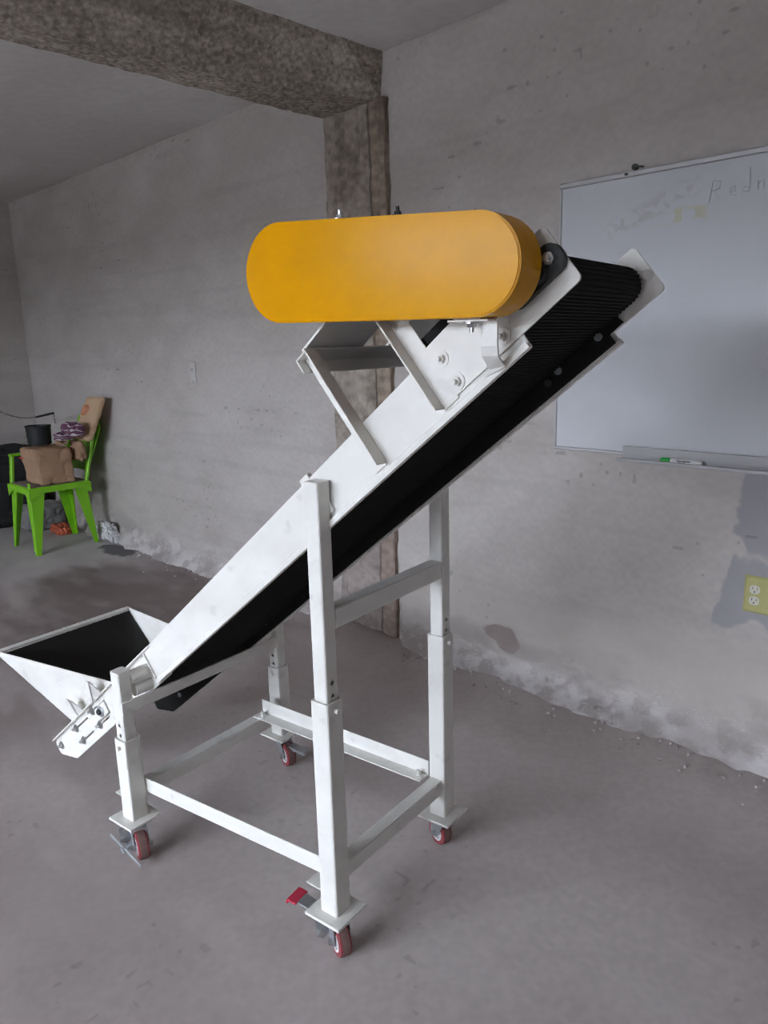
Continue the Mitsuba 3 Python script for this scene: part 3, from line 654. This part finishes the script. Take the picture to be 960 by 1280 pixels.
ch_add('armrest_stump', [bar((-5.345, -.600, .02), (-5.345, -.590, SZ+.035), .040, .010, up=(0, 1, 0), c=.003)], s=False)
# kraft sack on the seat
def lumpy(lo, hi, r, L, amp, scale, seed, taper=0., lean=(0, 0)):
    m = refined(rbox(lo, hi, r), L); m = crumple(m, amp, scale, seed); t = (m.vertices[:, 2]-lo[2])/(hi[2]-lo[2]); c = (np.array(lo)+np.array(hi))/2
    m.vertices[:, :2] = c[:2]+(m.vertices[:, :2]-c[:2])*(1-taper*t)[:, None]+np.outer(t, lean)
    low = m.vertices[:, 2] < lo[2]; m.vertices[low, 2] = lo[2]
    return m
tag('paper_sack', 'large crumpled brown kraft paper sack sitting on the green chair seat', 'paper bag')
add('paper_sack__body', lumpy((-5.600, -.520, SZ+.004), (-5.325, -.265, .735), .022, .014, .020, 4.5, 31, -.05, (-.03, .0)), 'kraft_bsdf', 35)
add('paper_sack__folded_top', lumpy((-5.42, -.36, .735), (-5.33, -.275, .778), .020, .012, .035, 9, 33), 'kraft_bsdf', 35)
add('paper_sack__red_line', cbox((-5.640, -.533, .655), (-5.565, -.523, .662), .001), 'red_print', label='red printed line')
tag('black_bucket', 'black plastic bucket standing on the kraft sack on the chair', 'bucket')
prof = [(.001, 0), (.074, 0), (.078, .004), (.084, .125), (.088, .127), (.088, .135), (.080, .135), (.073, .010), (.001, .008)]
m = trimesh.creation.revolve(prof, sections=40); m.vertices += [-5.505, -.420, .752]
add('black_bucket__body', m, 'black_plastic', 30)
tag('cloth_bundle', 'rolled purple and white striped cloth on top of the pile on the chair', 'cloth')
add('cloth_bundle__roll', lumpy((-5.37, -.335, .812), (-5.16, -.215, .915), .045, .012, .04, 8, 41), 'stripe_cloth', 60)
add('cloth_bundle__fold', lumpy((-5.385, -.385, .785), (-5.22, -.265, .845), .028, .012, .03, 9, 43), 'stripe_cloth', 60)
tag('folded_sack', 'folded tan paper sack standing up against the green chair back', 'paper bag')
def leaning(x0, x1, y0, z0, h, ly, lx, t, amp, seed):
    m = refined(rbox((x0, -t/2, 0), (x1, t/2, h), t*.45), .014); m = crumple(m, amp, 7, seed); k = m.vertices[:, 2].copy()
    m.vertices += np.stack([k*lx, y0+k*ly, np.full_like(k, z0)], 1); return m
add('folded_sack__body', leaning(-5.46, -5.21, -.185, .765, .310, .34, .22, .055, .010, 51), 'tan_sack', 50)
add('folded_sack__print', leaning(-5.41, -5.29, -.131, .935, .09, .34, .22, .064, .003, 52), 'orange_print', 50, 'orange printed patch')
tag('small_sack', 'small olive brown crumpled bag wedged between the kraft sack and the chair back', 'bag')
add('small_sack__body', lumpy((-5.450, -.247, .62), (-5.280, -.176, .775), .035, .013, .04, 8, 55), 'kraft_bsdf', 50)
# floor litter round the chair
tag('red_plastic_bag', 'small orange red plastic bag on the floor under the green chair', 'bag')
add('red_plastic_bag__body', lumpy((-5.96, -.27, 0), (-5.74, -.15, .065), .030, .012, .05, 14, 61), 'tomato', 50)
tag('white_plastic_bag', 'white crumpled plastic bag on the floor against the wall beside the chair', 'bag')
add('white_plastic_bag__body', lumpy((-5.50, -.125, 0), (-5.18, -.020, .15), .04, .010, .05, 16, 63, .45), 'white_sack', 50)
tag('grey_cement_sack', 'dull grey sack lying on the floor behind the green chair', 'sack')
add('grey_cement_sack__body', lumpy((-6.26, -.42, 0), (-6.0, -.08, .22), .07, .02, .03, 6, 65), 'grey_sack', 50)
tag('dark_bundle', 'dark bundle heaped in the corner left of the chair', 'bundle')
add('dark_bundle__body', lumpy((-6.62, -.85, 0), (-6.33, -.05, .66), .09, .03, .05, 4, 67, .15), 'bag_dark', 50)  # dark lumpy mass filling the left corner
tag('hanging_cable', 'thin grey cable drooping from the left wall over the chair', 'cable')
cab = spline([(-6.655, -.60, 1.20), (-6.40, -.50, 1.04), (-6.16, -.40, .935), (-5.96, -.34, .910), (-5.83, -.30, .920)], 8)
add('hanging_cable__cord', sweep(cab, .006, 8), 'cable_grey', True)
add('hanging_cable__rod', [cyl(cab[-1]-[.02, 0, .003], (-5.63, -.25, .955), .008, 10), cyl((-5.63, -.25, .963), (-5.62, -.25, .88), .0025, 6)], 'black_plastic', 30, 'dark rod end')

# ------------------------------------------------------------------ crumbs on the floor along the wall
rng = np.random.default_rng(7)
peb = []
for i in range(260):
    x = rng.uniform(-2.3, .5) if i < 190 else rng.uniform(-6, -2.8); y = -.03-abs(rng.normal(0, .09)); r = rng.uniform(.002, .008)
    if -6.0 < x < -4.9: continue
    m = trimesh.creation.icosphere(subdivisions=0, radius=r); m.vertices *= rng.uniform(.6, 1.3, (12, 3)); m.vertices += [x, y-.05, r*.5]; peb.append(m)
add('plaster_crumbs', peb, 'plaster_bsdf', label='loose plaster crumbs scattered on the floor along the wall foot', kind='stuff', cat='rubble')
